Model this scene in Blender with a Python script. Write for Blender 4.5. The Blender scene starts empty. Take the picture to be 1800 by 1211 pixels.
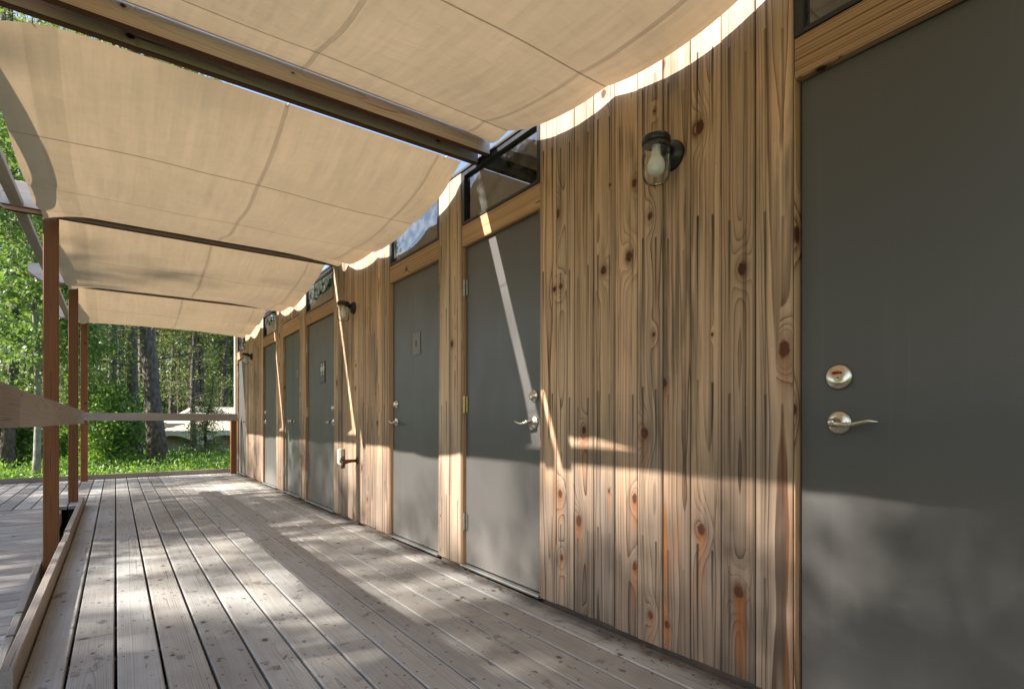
import bpy, math, random
import numpy as np
from mathutils import Vector, Matrix
R = math.radians
S = bpy.context.scene
COL = S.collection

# ------------------------------------------------------------ camera, sky, sun, exposure
cam_d = bpy.data.cameras.new("camera")
cam = bpy.data.objects.new("camera", cam_d); COL.objects.link(cam)
cam.location = (0, 0, 0.92); cam.rotation_euler = (R(90), 0, R(-36.42))
cam_d.sensor_width = 36; cam_d.lens = 18.88; cam_d.shift_y = 0.0753
cam_d.clip_start = 0.05; cam_d.clip_end = 600
S.camera = cam
SUN_EL, SUN_AZ = 35.6, math.degrees(math.atan2(-1.0, 0.276))      # azimuth measured from +Y towards +X
wd = bpy.data.worlds.new("World"); S.world = wd; wd.use_nodes = True
wn = wd.node_tree.nodes; wl = wd.node_tree.links
sky = wn.new('ShaderNodeTexSky'); sky.sky_type = 'NISHITA'; sky.sun_disc = False
sky.sun_elevation = R(SUN_EL); sky.sun_rotation = R(SUN_AZ) % (2 * math.pi)
sky.air_density = 1.0; sky.dust_density = 1.2; sky.ozone_density = 1.0
bg = wn['Background']; bg.inputs[1].default_value = 0.13
wl.new(sky.outputs[0], bg.inputs[0])
sd = bpy.data.lights.new("sun", 'SUN'); sd.energy = 5.0; sd.angle = R(0.55); sd.color = (1, 0.95, 0.88)
so = bpy.data.objects.new("sun", sd); COL.objects.link(so)
sv = Vector((math.sin(R(SUN_AZ)) * math.cos(R(SUN_EL)), math.cos(R(SUN_AZ)) * math.cos(R(SUN_EL)), math.sin(R(SUN_EL))))
so.rotation_euler = sv.to_track_quat('Z', 'Y').to_euler(); so.location = sv * 60
vs = S.view_settings
vs.view_transform = 'Standard'; vs.look = 'None'; vs.gamma = 1; vs.exposure = 1.42
S.cycles.use_denoising = True
S.cycles.max_bounces = 10; S.cycles.diffuse_bounces = 6; S.cycles.transparent_max_bounces = 16
S.cycles.caustics_reflective = False; S.cycles.caustics_refractive = False
S.cycles.sample_clamp_indirect = 6

W = 1.773           # face of the building wall
rnd = random.Random(5)

# ------------------------------------------------------------ node helper
class N:
    def __init__(s, name):
        s.m = bpy.data.materials.new(name); s.m.use_nodes = True
        s.t = s.m.node_tree; s.n = s.t.nodes; s.n.clear()
        s.out = s.n.new('ShaderNodeOutputMaterial')
    def link(s, a, b):
        s.t.links.new(a, b)
    def put(s, inp, v):
        if isinstance(v, E): s.link(v.s, inp)
        elif isinstance(v, bpy.types.NodeSocket): s.link(v, inp)
        elif isinstance(v, (tuple, list)):
            inp.default_value = (tuple(v) + (1,))[:4] if len(inp.default_value) == 4 else tuple(v)
        else: inp.default_value = v
    def math(s, op, a, b=None, c=None, clamp=False):
        n = s.n.new('ShaderNodeMath'); n.operation = op; n.use_clamp = clamp
        for i, v in enumerate((a, b, c)):
            if v is not None: s.put(n.inputs[i], v)
        return E(s, n.outputs[0])
    def attr(s, name, vec=False):
        n = s.n.new('ShaderNodeAttribute'); n.attribute_name = name
        return n.outputs['Vector'] if vec else E(s, n.outputs['Fac'])
    def sep(s, v):
        n = s.n.new('ShaderNodeSeparateXYZ'); s.put(n.inputs[0], v)
        return [E(s, n.outputs[i]) for i in range(3)]
    def comb(s, x, y, z):
        n = s.n.new('ShaderNodeCombineXYZ')
        for i, v in enumerate((x, y, z)): s.put(n.inputs[i], v)
        return n.outputs[0]
    def pos(s):
        return s.n.new('ShaderNodeNewGeometry').outputs['Position']
    def noise(s, vec, scale=1.0, detail=2.0, rough=0.5, dist=0.0, color=False):
        n = s.n.new('ShaderNodeTexNoise'); s.put(n.inputs['Vector'], vec)
        n.inputs['Scale'].default_value = scale; n.inputs['Detail'].default_value = detail
        n.inputs['Roughness'].default_value = rough; n.inputs['Distortion'].default_value = dist
        return n.outputs['Color'] if color else E(s, n.outputs['Fac'])
    def ss(s, x, a, b):
        n = s.n.new('ShaderNodeMapRange'); n.interpolation_type = 'SMOOTHSTEP'
        s.put(n.inputs[0], x); n.inputs[1].default_value = a; n.inputs[2].default_value = b
        return E(s, n.outputs[0])
    def mix(s, f, a, b, kind='MIX'):
        n = s.n.new('ShaderNodeMix'); n.data_type = 'RGBA'; n.blend_type = kind
        s.put(n.inputs[0], f); s.put(n.inputs[6], a); s.put(n.inputs[7], b)
        return n.outputs[2]
    def bump(s, h, strength=0.3, dist=0.002):
        n = s.n.new('ShaderNodeBump'); n.inputs['Strength'].default_value = strength
        n.inputs['Distance'].default_value = dist; s.put(n.inputs['Height'], h)
        return n.outputs[0]
    def bsdf(s, color, rough=0.6, metal=0.0, normal=None, spec=0.5, trans=0.0):
        n = s.n.new('ShaderNodeBsdfPrincipled')
        s.put(n.inputs['Base Color'], color); s.put(n.inputs['Roughness'], rough)
        n.inputs['Metallic'].default_value = metal; n.inputs['Specular IOR Level'].default_value = spec
        if normal is not None: s.link(normal, n.inputs['Normal'])
        return n.outputs[0]
    def done(s, sh):
        s.link(sh, s.out.inputs[0]); return s.m
class E:
    def __init__(s, n, sock): s.n = n; s.s = sock
    def __add__(s, o): return s.n.math('ADD', s, o)
    __radd__ = __add__
    def __mul__(s, o): return s.n.math('MULTIPLY', s, o)
    __rmul__ = __mul__
    def __sub__(s, o): return s.n.math('SUBTRACT', s, o)
    def __rsub__(s, o): return s.n.math('SUBTRACT', o, s)
    def __truediv__(s, o): return s.n.math('DIVIDE', s, o)
    def frac(s): return s.n.math('FRACT', s)
    def abs(s): return s.n.math('ABSOLUTE', s)
    def pow(s, p): return s.n.math('POWER', s, p)
    def sqrt(s): return s.n.math('SQRT', s)
    def exp(s): return s.n.math('EXPONENT', s)
    def clamp(s): return s.n.math('ADD', s, 0.0, clamp=True)

# ------------------------------------------------------------ wood: rings of a trunk cut by the board, knots, cracks
def wood(name, early, late, knot=(0.06, 0.025, 0.012), freq=170, ring=0.75, var=0.25, rough=0.7,
         kind='plain', knot_r=0.013, bump=0.35, crack=0.0):
    m = N(name)
    a, b, l = m.sep(m.attr('wc', True)); r = m.attr('rnd')
    r2 = (r * 17.31).frac(); r3 = (r * 57.17).frac(); r4 = (r * 131.7).frac()
    wav = m.noise(m.comb(l * 0.9, r * 60, a * 2), 1.0, 2) - 0.5
    wav2 = m.noise(m.comb(l * 3.0, r * 60 + 9, a * 9), 1.0, 1) - 0.5
    # knots
    vx = a / 0.16 + r * 37.0; vy = l / 0.42 + r3 * 71.0
    v = m.n.new('ShaderNodeTexVoronoi'); v.voronoi_dimensions = '2D'; v.inputs['Scale'].default_value = 1
    v.inputs['Randomness'].default_value = 0.9
    m.link(m.comb(vx, vy, 0.0), v.inputs['Vector'])
    px, py, _ = m.sep(v.outputs['Position']); cr, cg, cb = m.sep(v.outputs['Color'])
    dx = (vx - px) * 0.16; dy = (vy - py) * 0.42
    rad = m.ss(cr, 0.35, 1.0) * knot_r + 0.0008
    kd = (dx * dx + dy * dy * (cg * 0.5 + 0.3)).sqrt() / rad + (m.noise(m.comb(a * 90, l * 90, r * 9), 1.0, 2) - 0.5) * 0.7
    kd2 = (dx * dx * 0.8 + dy * dy * 0.12).sqrt() / rad
    pa = a - (r2 - 0.5) * 0.08 + wav * 0.02 + wav2 * 0.004
    pb = b + 0.02 + r4 * 0.05 + (r3 - 0.5) * 0.022 * l + wav * 0.045
    d = (pa * pa + pb * pb).sqrt() + (kd2 * kd2 * -0.35).exp() * rad * 2.2
    d = d + (m.noise(m.comb(a * 60, l * 5, r * 40), 1.0, 2) - 0.5) * 0.0025
    d = d + (m.noise(m.comb(d * 45, r * 50, 0.0), 1.0, 2) - 0.5) * 0.02
    s = (d * (r3 * 0.7 + 0.62) * freq).frac()
    band = m.noise(m.comb(d * 70 + r * 50, l * 0.4, r * 9), 1.0, 2)
    prof = (s.pow(6.0) * 0.9 + s * 0.22) * (1 - m.ss(s, 0.93, 1.0)) * (m.ss(band, 0.3, 0.65) * 1.1 + 0.4)
    fib = m.noise(m.comb(a * 260, b * 260, l * 5), 1.0, 3, 0.6)
    fib2 = m.noise(m.comb(a * 60 + r * 20, b * 60, l * 1.1), 1.0, 3, 0.6)
    blot = m.noise(m.comb(a * 7, r * 33, l * 1.2), 1.0, 3, 0.55)
    c = m.mix((prof * ring * (m.ss(fib2, 0.25, 0.7) * 0.6 + 0.45)).clamp(), early, late)
    knm = 1 - m.ss(kd, 0.7, 1.15)
    halo = 1 - m.ss(kd, 1.0, 2.6)
    nrm_h = prof * -0.6 + fib * 0.5
    if kind == 'siding':
        x, y, z = m.sep(m.pos())
        zn = z + (m.noise(m.comb(y * 9, r * 20, z * 1.5), 1.0, 3) - 0.5) * 0.9
        # wind-driven rain has greyed the lower boards, sun has silvered the middle in olive
        silver = m.ss(zn, 1.9, 2.7)
        c = m.mix((silver * 0.5).clamp(), c, (0.47, 0.37, 0.29))
        olive = m.ss(zn, 1.9, 1.1) * m.ss(fib2 + r2 * 0.35, 0.35, 0.95)
        c = m.mix((olive * 0.7).clamp(), c, m.mix(1.0, c, (0.76, 0.79, 0.68), 'MULTIPLY'))
        mould = m.ss(m.noise(m.comb(y * 3.2, r * 7, z * 0.9 + 4), 1.0, 4, 0.6), 0.46, 0.62) * m.ss(m.noise(m.comb(a * 38 + r * 70, r * 31, z * 1.1), 1.0, 3, 0.6), 0.36, 0.62)
        c = m.mix((mould * 0.8).clamp(), c, (0.13, 0.105, 0.072))
        grey = m.ss(zn, 1.15, 0.4)
        c = m.mix((grey * 0.85).clamp(), c, m.mix((prof * 1.0 + m.ss(fib2, 0.45, 0.75) * 0.4).clamp(), (0.225, 0.18, 0.15), (0.07, 0.05, 0.04)))
        org = m.ss(m.noise(m.comb(y * 12, r * 50, z * 1.2), 1.0, 3), 0.60, 0.72) * m.ss(z, 1.2, 0.8)
        c = m.mix((org * 0.75).clamp(), c, (0.40, 0.13, 0.025))
        run = m.ss(dx.abs() / (rad * 1.3), 1.3, 0.2) * m.ss(dy, 0.004, -0.012) * (dy * 7.0).exp() * m.ss(rad, 0.004, 0.008)
        c = m.mix((run * 0.8 * m.ss(z, 1.5, 1.0)).clamp(), c, (0.42, 0.135, 0.028))
        old = m.ss(r4, 0.62, 0.72) * m.ss(m.noise(m.comb(r * 30, z * 0.8, a * 6), 1.0, 3), 0.3, 0.6)
        c = m.mix((old * 0.55).clamp(), c, m.mix(prof.clamp(), (0.25, 0.19, 0.135), (0.07, 0.045, 0.03)))
        blond = m.ss(r3, 0.70, 0.80) * m.ss(m.noise(m.comb(r * 44, z * 0.9, a * 9), 1.0, 3), 0.4, 0.65)
        c = m.mix((blond * 0.4).clamp(), c, (0.80, 0.60, 0.42))
        # black tannin runs below the two nail rows of every board
        tot = None
        for side, sg in ((-0.033, 13.1), (0.034, 29.7)):
            j = (r * sg).frac(); j2 = (r * sg * 3.7).frac()
            wig = (m.noise(m.comb(z * 4, r * 90 + side * 50, 0.0), 1.0, 2) - 0.5) * 0.008
            da = (a - side - wig + (j - 0.5) * 0.012).abs()
            t = ((1.645 - z + (j2 - 0.5) * 0.12) / 0.62 + 4.0).frac()
            w_ = t * -0.0025 + 0.0062
            one = m.math('MULTIPLY', (1 - m.ss(da / w_, 0.45, 1.15)), (1 - m.ss(t, 0.25, 0.75 + 0.0)) * (t * -0.9).exp() * m.ss(t, 0.0, 0.015) * (j2 * 0.75 + 0.30))
            one = one * m.ss(m.noise(m.comb(r * 77, side * 70, z * 1.6), 1.0, 1), 0.25, 0.5)
            tot = one if tot is None else tot + one
        stripe = m.ss(m.noise(m.comb(a * 54 + r * 70, r * 31, z * 0.3), 1.0, 3, 0.65), 0.48, 0.76)
        c = m.mix((stripe * 0.75).clamp(), c, (0.10, 0.06, 0.032))
        edge = m.ss(a.abs(), 0.056, 0.068)
        c = m.mix((edge * m.noise(m.comb(r * 40, z * 2, 0.0), 1.0, 2) * 0.9).clamp(), c, (0.07, 0.045, 0.03))
        c = m.mix((tot * 0.93).clamp(), c, (0.022, 0.017, 0.012))
    if kind == 'deck':
        x, y, z = m.sep(m.pos())
        st = m.noise(m.comb(x * 1.3, y * 1.3, 0), 1.0, 4, 0.6)
        c = m.mix(m.ss(st, 0.35, 0.75), c, m.mix(1.0, c, (0.80, 0.77, 0.74), 'MULTIPLY'))
        sp = m.noise(m.comb(x * 23, y * 16, 1), 1.0, 2, 0.5)
        c = m.mix((m.ss(sp, 0.655, 0.70) * 0.7).clamp(), c, (0.09, 0.075, 0.065))
        big = m.noise(m.comb(x * 7, y * 5, 5), 1.0, 3, 0.6)
        c = m.mix((m.ss(big, 0.62, 0.70) * 0.6).clamp(), c, (0.11, 0.095, 0.085))
        nx = m.noise(m.comb(a * 90, r * 60, l * 1.6), 1.0, 2, 0.5)
        c = m.mix((m.ss(nx, 0.70, 0.77) * 0.7).clamp(), c, (0.07, 0.06, 0.05))
        nrm_h = nrm_h - m.ss(nx, 0.70, 0.77) * 2
        ny2 = ((y / 0.4).frac() - 0.5) * 0.4; na = a.abs() - 0.048
        nail = 1 - m.ss((ny2 * ny2 + na * na).sqrt(), 0.0035, 0.0055)
        c = m.mix((nail * 0.85).clamp(), c, (0.03, 0.025, 0.022)); nrm_h = nrm_h - nail
        # dirt gathered along the foot of the wall
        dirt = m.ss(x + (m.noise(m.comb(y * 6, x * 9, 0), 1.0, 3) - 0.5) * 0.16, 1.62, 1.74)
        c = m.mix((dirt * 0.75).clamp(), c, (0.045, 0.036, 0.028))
    c = m.mix((halo * 0.35).clamp(), c, late)
    c = m.mix((knm * m.ss(rad, 0.002, 0.005)).clamp(), c, knot)
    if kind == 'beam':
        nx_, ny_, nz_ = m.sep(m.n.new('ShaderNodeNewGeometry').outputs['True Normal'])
        not_front = (m.ss(ny_, -0.7, -0.3) + m.ss(nz_, -0.3, -0.7)).clamp()  # front (-Y) faces keep the pale tone, all other faces turn dark red-brown
        patch = m.ss(m.noise(m.comb(l * 1.6, a * 7, r * 30), 1.0, 3), 0.45, 0.62) * (1 - not_front)
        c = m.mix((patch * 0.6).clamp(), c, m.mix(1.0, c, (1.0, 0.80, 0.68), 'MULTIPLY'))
        c = m.mix(not_front, c, m.mix((prof + 0.2).clamp(), (0.15, 0.058, 0.026), (0.05, 0.018, 0.008)))
    if crack:
        ck = m.noise(m.comb(a * 70, b * 70 + r * 60, l * 1.3), 1.0, 2, 0.5)
        ckm = m.ss(ck, 0.69, 0.75)
        c = m.mix((ckm * crack).clamp(), c, (0.02, 0.014, 0.01)); nrm_h = nrm_h - ckm * 3
    c = m.mix((m.ss(blot, 0.3, 0.8) * 0.35).clamp(), c, m.mix(1.0, c, (0.66, 0.60, 0.55), 'MULTIPLY'))
    k = (r4 - 0.5) * var * 2 + 1.0 + (fib - 0.5) * 0.35
    c = m.mix(1.0, c, m.comb(k, k * (r2 * 0.04 + 0.98), k * (r2 * 0.09 + 0.955)), 'MULTIPLY')
    return m.done(m.bsdf(c, rough, 0, m.bump(nrm_h, bump, 0.0015), 0.3))

def plain(name, color, rough=0.5, metal=0.0, spec=0.5, nscale=30, namp=0.12, bump=0.0, bscale=200):
    m = N(name); g = m.n.new('ShaderNodeTexCoord').outputs['Object']
    n = m.noise(g, nscale, 3)
    k = n * namp * 2 + (1 - namp)
    c = m.mix(1.0, color, m.comb(k, k, k), 'MULTIPLY')
    nm = m.bump(m.noise(g, bscale, 3), bump, 0.001) if bump else None
    return m.done(m.bsdf(c, rough, metal, nm, spec))

M = {}
M['siding'] = wood('cedar_siding', (0.80, 0.515, 0.32), (0.14, 0.052, 0.02), freq=120, ring=1.0, var=0.30, kind='siding', rough=0.62, bump=0.6, knot=(0.10, 0.03, 0.012), knot_r=0.019)
M['header'] = wood('header_wood', (0.62, 0.37, 0.20), (0.17, 0.055, 0.016), freq=80, ring=1.1, var=0.16, rough=0.55, knot=(0.09, 0.028, 0.010), knot_r=0.018, crack=0.75)
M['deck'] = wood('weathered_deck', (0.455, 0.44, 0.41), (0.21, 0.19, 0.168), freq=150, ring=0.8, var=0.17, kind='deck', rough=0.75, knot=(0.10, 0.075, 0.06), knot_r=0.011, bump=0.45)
M['ramp'] = wood('weathered_ramp', (0.40, 0.36, 0.32), (0.22, 0.19, 0.17), freq=150, ring=0.7, var=0.22, rough=0.8, knot=(0.10, 0.08, 0.06), crack=0.6, bump=0.5)
M['curb'] = wood('weathered_curb', (0.36, 0.315, 0.27), (0.19, 0.155, 0.13), freq=170, ring=0.7, var=0.1, rough=0.8, knot=(0.09, 0.06, 0.045), crack=0.4, bump=0.6)
M['rail'] = wood('silvered_rail', (0.36, 0.325, 0.295), (0.16, 0.125, 0.105), freq=190, ring=0.6, var=0.1, rough=0.75, crack=0.5)
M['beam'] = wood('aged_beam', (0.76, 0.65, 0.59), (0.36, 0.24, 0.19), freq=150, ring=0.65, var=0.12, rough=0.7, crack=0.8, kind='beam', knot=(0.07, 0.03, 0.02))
M['joist'] = wood('grey_joist', (0.30, 0.26, 0.225), (0.17, 0.14, 0.12), freq=170, ring=0.6, var=0.1, rough=0.8, crack=0.6)
M['post'] = wood('stained_post', (0.26, 0.10, 0.034), (0.09, 0.03, 0.01), freq=130, ring=0.8, var=0.08, rough=0.6, knot=(0.03, 0.012, 0.006), knot_r=0.012)
def door_mat():
    m = N('door_paint'); g = m.pos(); x, y, z = m.sep(g)
    n = m.noise(m.comb(y * 2.2, z * 0.9, 0), 1.0, 4, 0.6)
    c = m.mix(n, (0.070, 0.064, 0.058), (0.088, 0.081, 0.075))
    dust = m.ss(z + (m.noise(m.comb(y * 5, z * 3, 2), 1.0, 4) - 0.5) * 0.35, 0.32, 0.0)
    c = m.mix((dust * 0.55).clamp(), c, (0.20, 0.18, 0.155))
    sc = m.ss(m.noise(m.comb(y * 9, z * 42, 3), 1.0, 3), 0.64, 0.70) * m.ss(z, 0.45, 0.25)
    run = m.ss(m.noise(m.comb(y * 22, z * 0.5, 7), 1.0, 3, 0.6), 0.58, 0.75)
    c = m.mix((sc * 0.06).clamp(), c, (0.22, 0.20, 0.18)); c = m.mix((run * 0.22).clamp(), c, (0.16, 0.15, 0.135))
    sp = m.ss(m.noise(m.comb(y * 120, z * 120, 1), 1.0, 2), 0.74, 0.78)
    c = m.mix((sp * 0.4).clamp(), c, (0.25, 0.23, 0.2))
    rg_ = m.noise(m.comb(y * 6, z * 3, 9), 1.0, 4) * 0.22 + 0.36 + dust * 0.2
    return m.done(m.bsdf(c, rg_, 0, m.bump(m.noise(m.comb(y * 160, z * 160, 0), 1.0, 3) + m.noise(m.comb(y * 4, z * 2, 0), 1.0, 2) * 3, 0.12, 0.001), 0.75))
M['door'] = door_mat()
M['closet'] = plain('closet_paint', (0.105, 0.102, 0.092), 0.45, 0, 0.4, 3, 0.06, 0.1, 260)
M['black'] = plain('black_metal', (0.012, 0.012, 0.013), 0.35, 0.0, 0.5, 20, 0.1)
M['gasket'] = plain('dark_gap', (0.006, 0.006, 0.006), 0.8)
M['frame'] = plain('black_frame', (0.016, 0.016, 0.017), 0.4)
M['nickel'] = plain('satin_nickel', (0.62, 0.57, 0.46), 0.26, 1.0, 0.5, 40, 0.06)
M['brass'] = plain('dull_brass', (0.55, 0.40, 0.20), 0.38, 1.0, 0.5, 60, 0.2)
M['steel'] = plain('hinge_steel', (0.40, 0.37, 0.32), 0.4, 1.0, 0.5, 60, 0.2)
M['alu'] = plain('aluminium', (0.62, 0.63, 0.62), 0.38, 1.0, 0.5, 30, 0.15)
M['rust'] = plain('rusty_brass', (0.15, 0.055, 0.03), 0.6, 0.3, 0.5, 90, 0.4, 0.5)
M['signplate'] = plain('grey_plate', (0.20, 0.18, 0.175), 0.5)
M['signdark'] = plain('dark_plate', (0.022, 0.02, 0.02), 0.35)
M['signmark'] = plain('pale_mark', (0.72, 0.70, 0.66), 0.5)
M['signink'] = plain('ink_mark', (0.055, 0.05, 0.05), 0.5)
M['red'] = plain('red_enamel', (0.50, 0.04, 0.02), 0.4)
M['boxpaint'] = plain('pale_box', (0.50, 0.50, 0.40), 0.5)
M['ceramic'] = plain('lamp_bulb', (0.80, 0.78, 0.72), 0.3)
M['interior'] = plain('dark_interior', (0.10, 0.075, 0.055), 0.9)
M['roofing'] = plain('roofing', (0.09, 0.09, 0.09), 0.9)
M['white_trim'] = plain('white_trim', (0.72, 0.70, 0.66), 0.5)

def glass_mat(name, tint=(1, 1, 1), refl=1.45, rough=0.02, film=0.0, dusty=0.0):
    m = N(name)
    tr = m.n.new('ShaderNodeBsdfTransparent'); tr.inputs[0].default_value = tint + (1,)
    gl = m.n.new('ShaderNodeBsdfGlossy'); gl.inputs['Roughness'].default_value = rough
    fr = m.n.new('ShaderNodeFresnel'); fr.inputs['IOR'].default_value = refl
    f = E(m, fr.outputs[0]) + film
    mx = m.n.new('ShaderNodeMixShader'); m.put(mx.inputs[0], f.clamp())
    m.link(tr.outputs[0], mx.inputs[1]); m.link(gl.outputs[0], mx.inputs[2])
    if dusty:
        df = m.n.new('ShaderNodeBsdfDiffuse'); df.inputs[0].default_value = (0.8, 0.78, 0.72, 1)
        m2 = m.n.new('ShaderNodeMixShader'); m.put(m2.inputs[0], m.ss(m.noise(m.pos(), 14, 4), 0.3, 0.75) * dusty * 1.6)
        m.link(mx.outputs[0], m2.inputs[1]); m.link(df.outputs[0], m2.inputs[2]); mx = m2
    return m.done(mx.outputs[0])
M['pane'] = glass_mat('window_glass', (0.55, 0.56, 0.53), 1.7, 0.0, 0.10, 0.05)
M['jar'] = glass_mat('jar_glass', (0.985, 0.985, 0.975), 1.16, 0.05, 0.03, 0.07)

def canvas():
    m = N('canvas'); a, b, l = m.sep(m.attr('wc', True)); r = m.attr('rnd')     # a: across (X), l: along (Y), b: distance to nearest cross seam
    n1 = m.noise(m.comb(a * 1.6 + r * 9, l * 1.6, 0), 1.0, 3)
    n2 = m.noise(m.comb(a * 400, l * 400, 0), 1.0, 1)
    seam = 1 - m.ss(b.abs(), 0.002, 0.006)
    hemx = m.ss(a, 1.555, 1.560) * (1 - m.ss(a, 1.575, 1.580))
    hemo = m.ss(a, -0.31, -0.30) * (1 - m.ss(a, -0.20, -0.19))
    mid = m.ss((a - 0.70).abs() , 0.014, 0.009)
    lap = (hemx * 0.8 + hemo * 0.5 + mid * 0.9).clamp()
    c = m.mix((m.ss(n1, 0.3, 0.75) * 0.5).clamp(), (0.64, 0.54, 0.40), (0.58, 0.485, 0.35))
    stain = m.ss(m.noise(m.comb(a * 3 + r * 30, l * 3, 3), 1.0, 4), 0.58, 0.8)
    c = m.mix((stain * 0.25).clamp(), c, (0.45, 0.34, 0.22))
    c = m.mix((lap * 0.2).clamp(), c, (0.33, 0.26, 0.18))
    c = m.mix((seam * 0.5).clamp(), c, (0.22, 0.15, 0.09))
    w1 = m.noise(m.comb(a * 2.0 + l * 2.5 + r * 5, l * 7, r * 4), 1.0, 3)
    w2 = m.noise(m.comb(a * 14, l * 2.0, r * 7), 1.0, 2)
    h = w1 * 7 + w2 * 2.0 + n2 * 0.05 + seam * -0.6 + lap * 0.3
    nm = m.bump(h, 0.55, 0.006)
    df = m.n.new('ShaderNodeBsdfDiffuse'); m.put(df.inputs[0], c); m.link(nm, df.inputs['Normal'])
    tl = m.n.new('ShaderNodeBsdfTranslucent'); m.put(tl.inputs[0], m.mix(1.0, c, (1.0, 0.84, 0.66), 'MULTIPLY')); m.link(nm, tl.inputs['Normal'])
    mx = m.n.new('ShaderNodeMixShader'); m.put(mx.inputs[0], 0.205 - lap * 0.05 - seam * 0.08)
    m.link(df.outputs[0], mx.inputs[1]); m.link(tl.outputs[0], mx.inputs[2])
    return m.done(mx.outputs[0])
M['canvas'] = canvas()

def leafmat(name, c1, c2, c3, trans=0.45):
    m = N(name); r = m.attr('rnd'); 
    c = m.mix(m.ss(r, 0.0, 0.6), c1, c2); c = m.mix(m.ss(r, 0.75, 1.0), c, c3)
    df = m.n.new('ShaderNodeBsdfDiffuse'); m.put(df.inputs[0], c)
    tl = m.n.new('ShaderNodeBsdfTranslucent'); m.put(tl.inputs[0], m.mix(1.0, c, (1.5, 1.45, 0.8), 'MULTIPLY'))
    mx = m.n.new('ShaderNodeMixShader'); mx.inputs[0].default_value = trans
    m.link(df.outputs[0], mx.inputs[1]); m.link(tl.outputs[0], mx.inputs[2])
    gl = m.n.new('ShaderNodeBsdfGlossy'); gl.inputs['Roughness'].default_value = 0.45; gl.inputs[0].default_value = (0.5, 0.5, 0.5, 1)
    m2 = m.n.new('ShaderNodeMixShader'); m2.inputs[0].default_value = 0.06
    m.link(mx.outputs[0], m2.inputs[1]); m.link(gl.outputs[0], m2.inputs[2])
    return m.done(m2.outputs[0])
M['pine_leaf'] = leafmat('pine_needles', (0.09, 0.135, 0.045), (0.19, 0.23, 0.08), (0.44, 0.42, 0.20), 0.4)
M['aspen_leaf'] = leafmat('aspen_leaves', (0.07, 0.13, 0.035), (0.15, 0.24, 0.065), (0.32, 0.38, 0.16), 0.42)
M['shrub_leaf'] = leafmat('shrub_leaves', (0.07, 0.15, 0.03), (0.17, 0.30, 0.05), (0.38, 0.48, 0.13), 0.45)
M['dry_leaf'] = leafmat('dry_twigs', (0.16, 0.13, 0.06), (0.22, 0.19, 0.09), (0.30, 0.26, 0.13), 0.3)

def bark(name, c1, c2, sx=14, sz=3, hb=0.9):
    m = N(name); g = m.n.new('ShaderNodeTexCoord').outputs['Object']; x, y, z = m.sep(g)
    v = m.n.new('ShaderNodeTexVoronoi'); v.inputs['Scale'].default_value = 1
    n0 = m.noise(g, 5, 2) * 2
    m.link(m.comb(x * sx + n0, y * sx + n0, z * sz), v.inputs['Vector'])
    d = E(m, v.outputs['Distance']); n = m.noise(m.comb(x * 30, y * 30, z * 10), 1.0, 4, 0.6)
    c = m.mix((d * 0.9 + n * 0.5 - 0.15).clamp(), c1, c2)
    return m.done(m.bsdf(c, 0.9, 0, m.bump(d * -1.0 + n * 0.4, hb, 0.03), 0.2))
M['bark'] = bark('pine_bark', (0.20, 0.165, 0.14), (0.065, 0.05, 0.045), 16, 7)
M['bark_dark'] = bark('spruce_bark', (0.13, 0.105, 0.09), (0.045, 0.035, 0.03), 20, 5)
M['bark_pale'] = bark('aspen_bark', (0.42, 0.40, 0.34), (0.20, 0.18, 0.15), 8, 6, 0.4)

def ground_mat():
    m = N('forest_floor'); g = m.pos()
    n = m.noise(g, 0.5, 4); n2 = m.noise(g, 9, 4)
    c = m.mix(m.ss(n, 0.35, 0.65), (0.06, 0.10, 0.025), (0.11, 0.17, 0.04))
    c = m.mix((m.ss(n2, 0.5, 0.75) * 0.6).clamp(), c, (0.09, 0.06, 0.035))
    return m.done(m.bsdf(c, 0.95, 0, m.bump(n2, 0.8, 0.05), 0.2))
M['ground'] = ground_mat()

# ------------------------------------------------------------ mesh helpers
class MB:
    def __init__(s): s.v = []; s.f = []; s.wc = []; s.r = []
    def add(s, vs, fs, wcs=None, r=None):
        o = len(s.v); s.v += [tuple(v) for v in vs]
        s.wc += [tuple(w) for w in wcs] if wcs is not None else [tuple(v) for v in vs]
        r = rnd.random() if r is None else r
        s.r += [r] * len(vs) if not isinstance(r, (list, tuple)) else list(r)
        s.f += [tuple(i + o for i in f) for f in fs]
        return s
    def build(s, name, mat, parent=None, smooth=False):
        me = bpy.data.meshes.new(name); me.from_pydata(s.v, [], s.f); me.update()
        a = me.attributes.new('wc', 'FLOAT_VECTOR', 'POINT'); a.data.foreach_set('vector', np.array(s.wc, dtype=np.float32).ravel())
        a = me.attributes.new('rnd', 'FLOAT', 'POINT'); a.data.foreach_set('value', np.array(s.r, dtype=np.float32))
        me.materials.append(mat)
        if smooth: me.polygons.foreach_set('use_smooth', [True] * len(me.polygons))
        o = bpy.data.objects.new(name, me); COL.objects.link(o)
        if parent is not None: o.parent = parent
        return o

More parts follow.
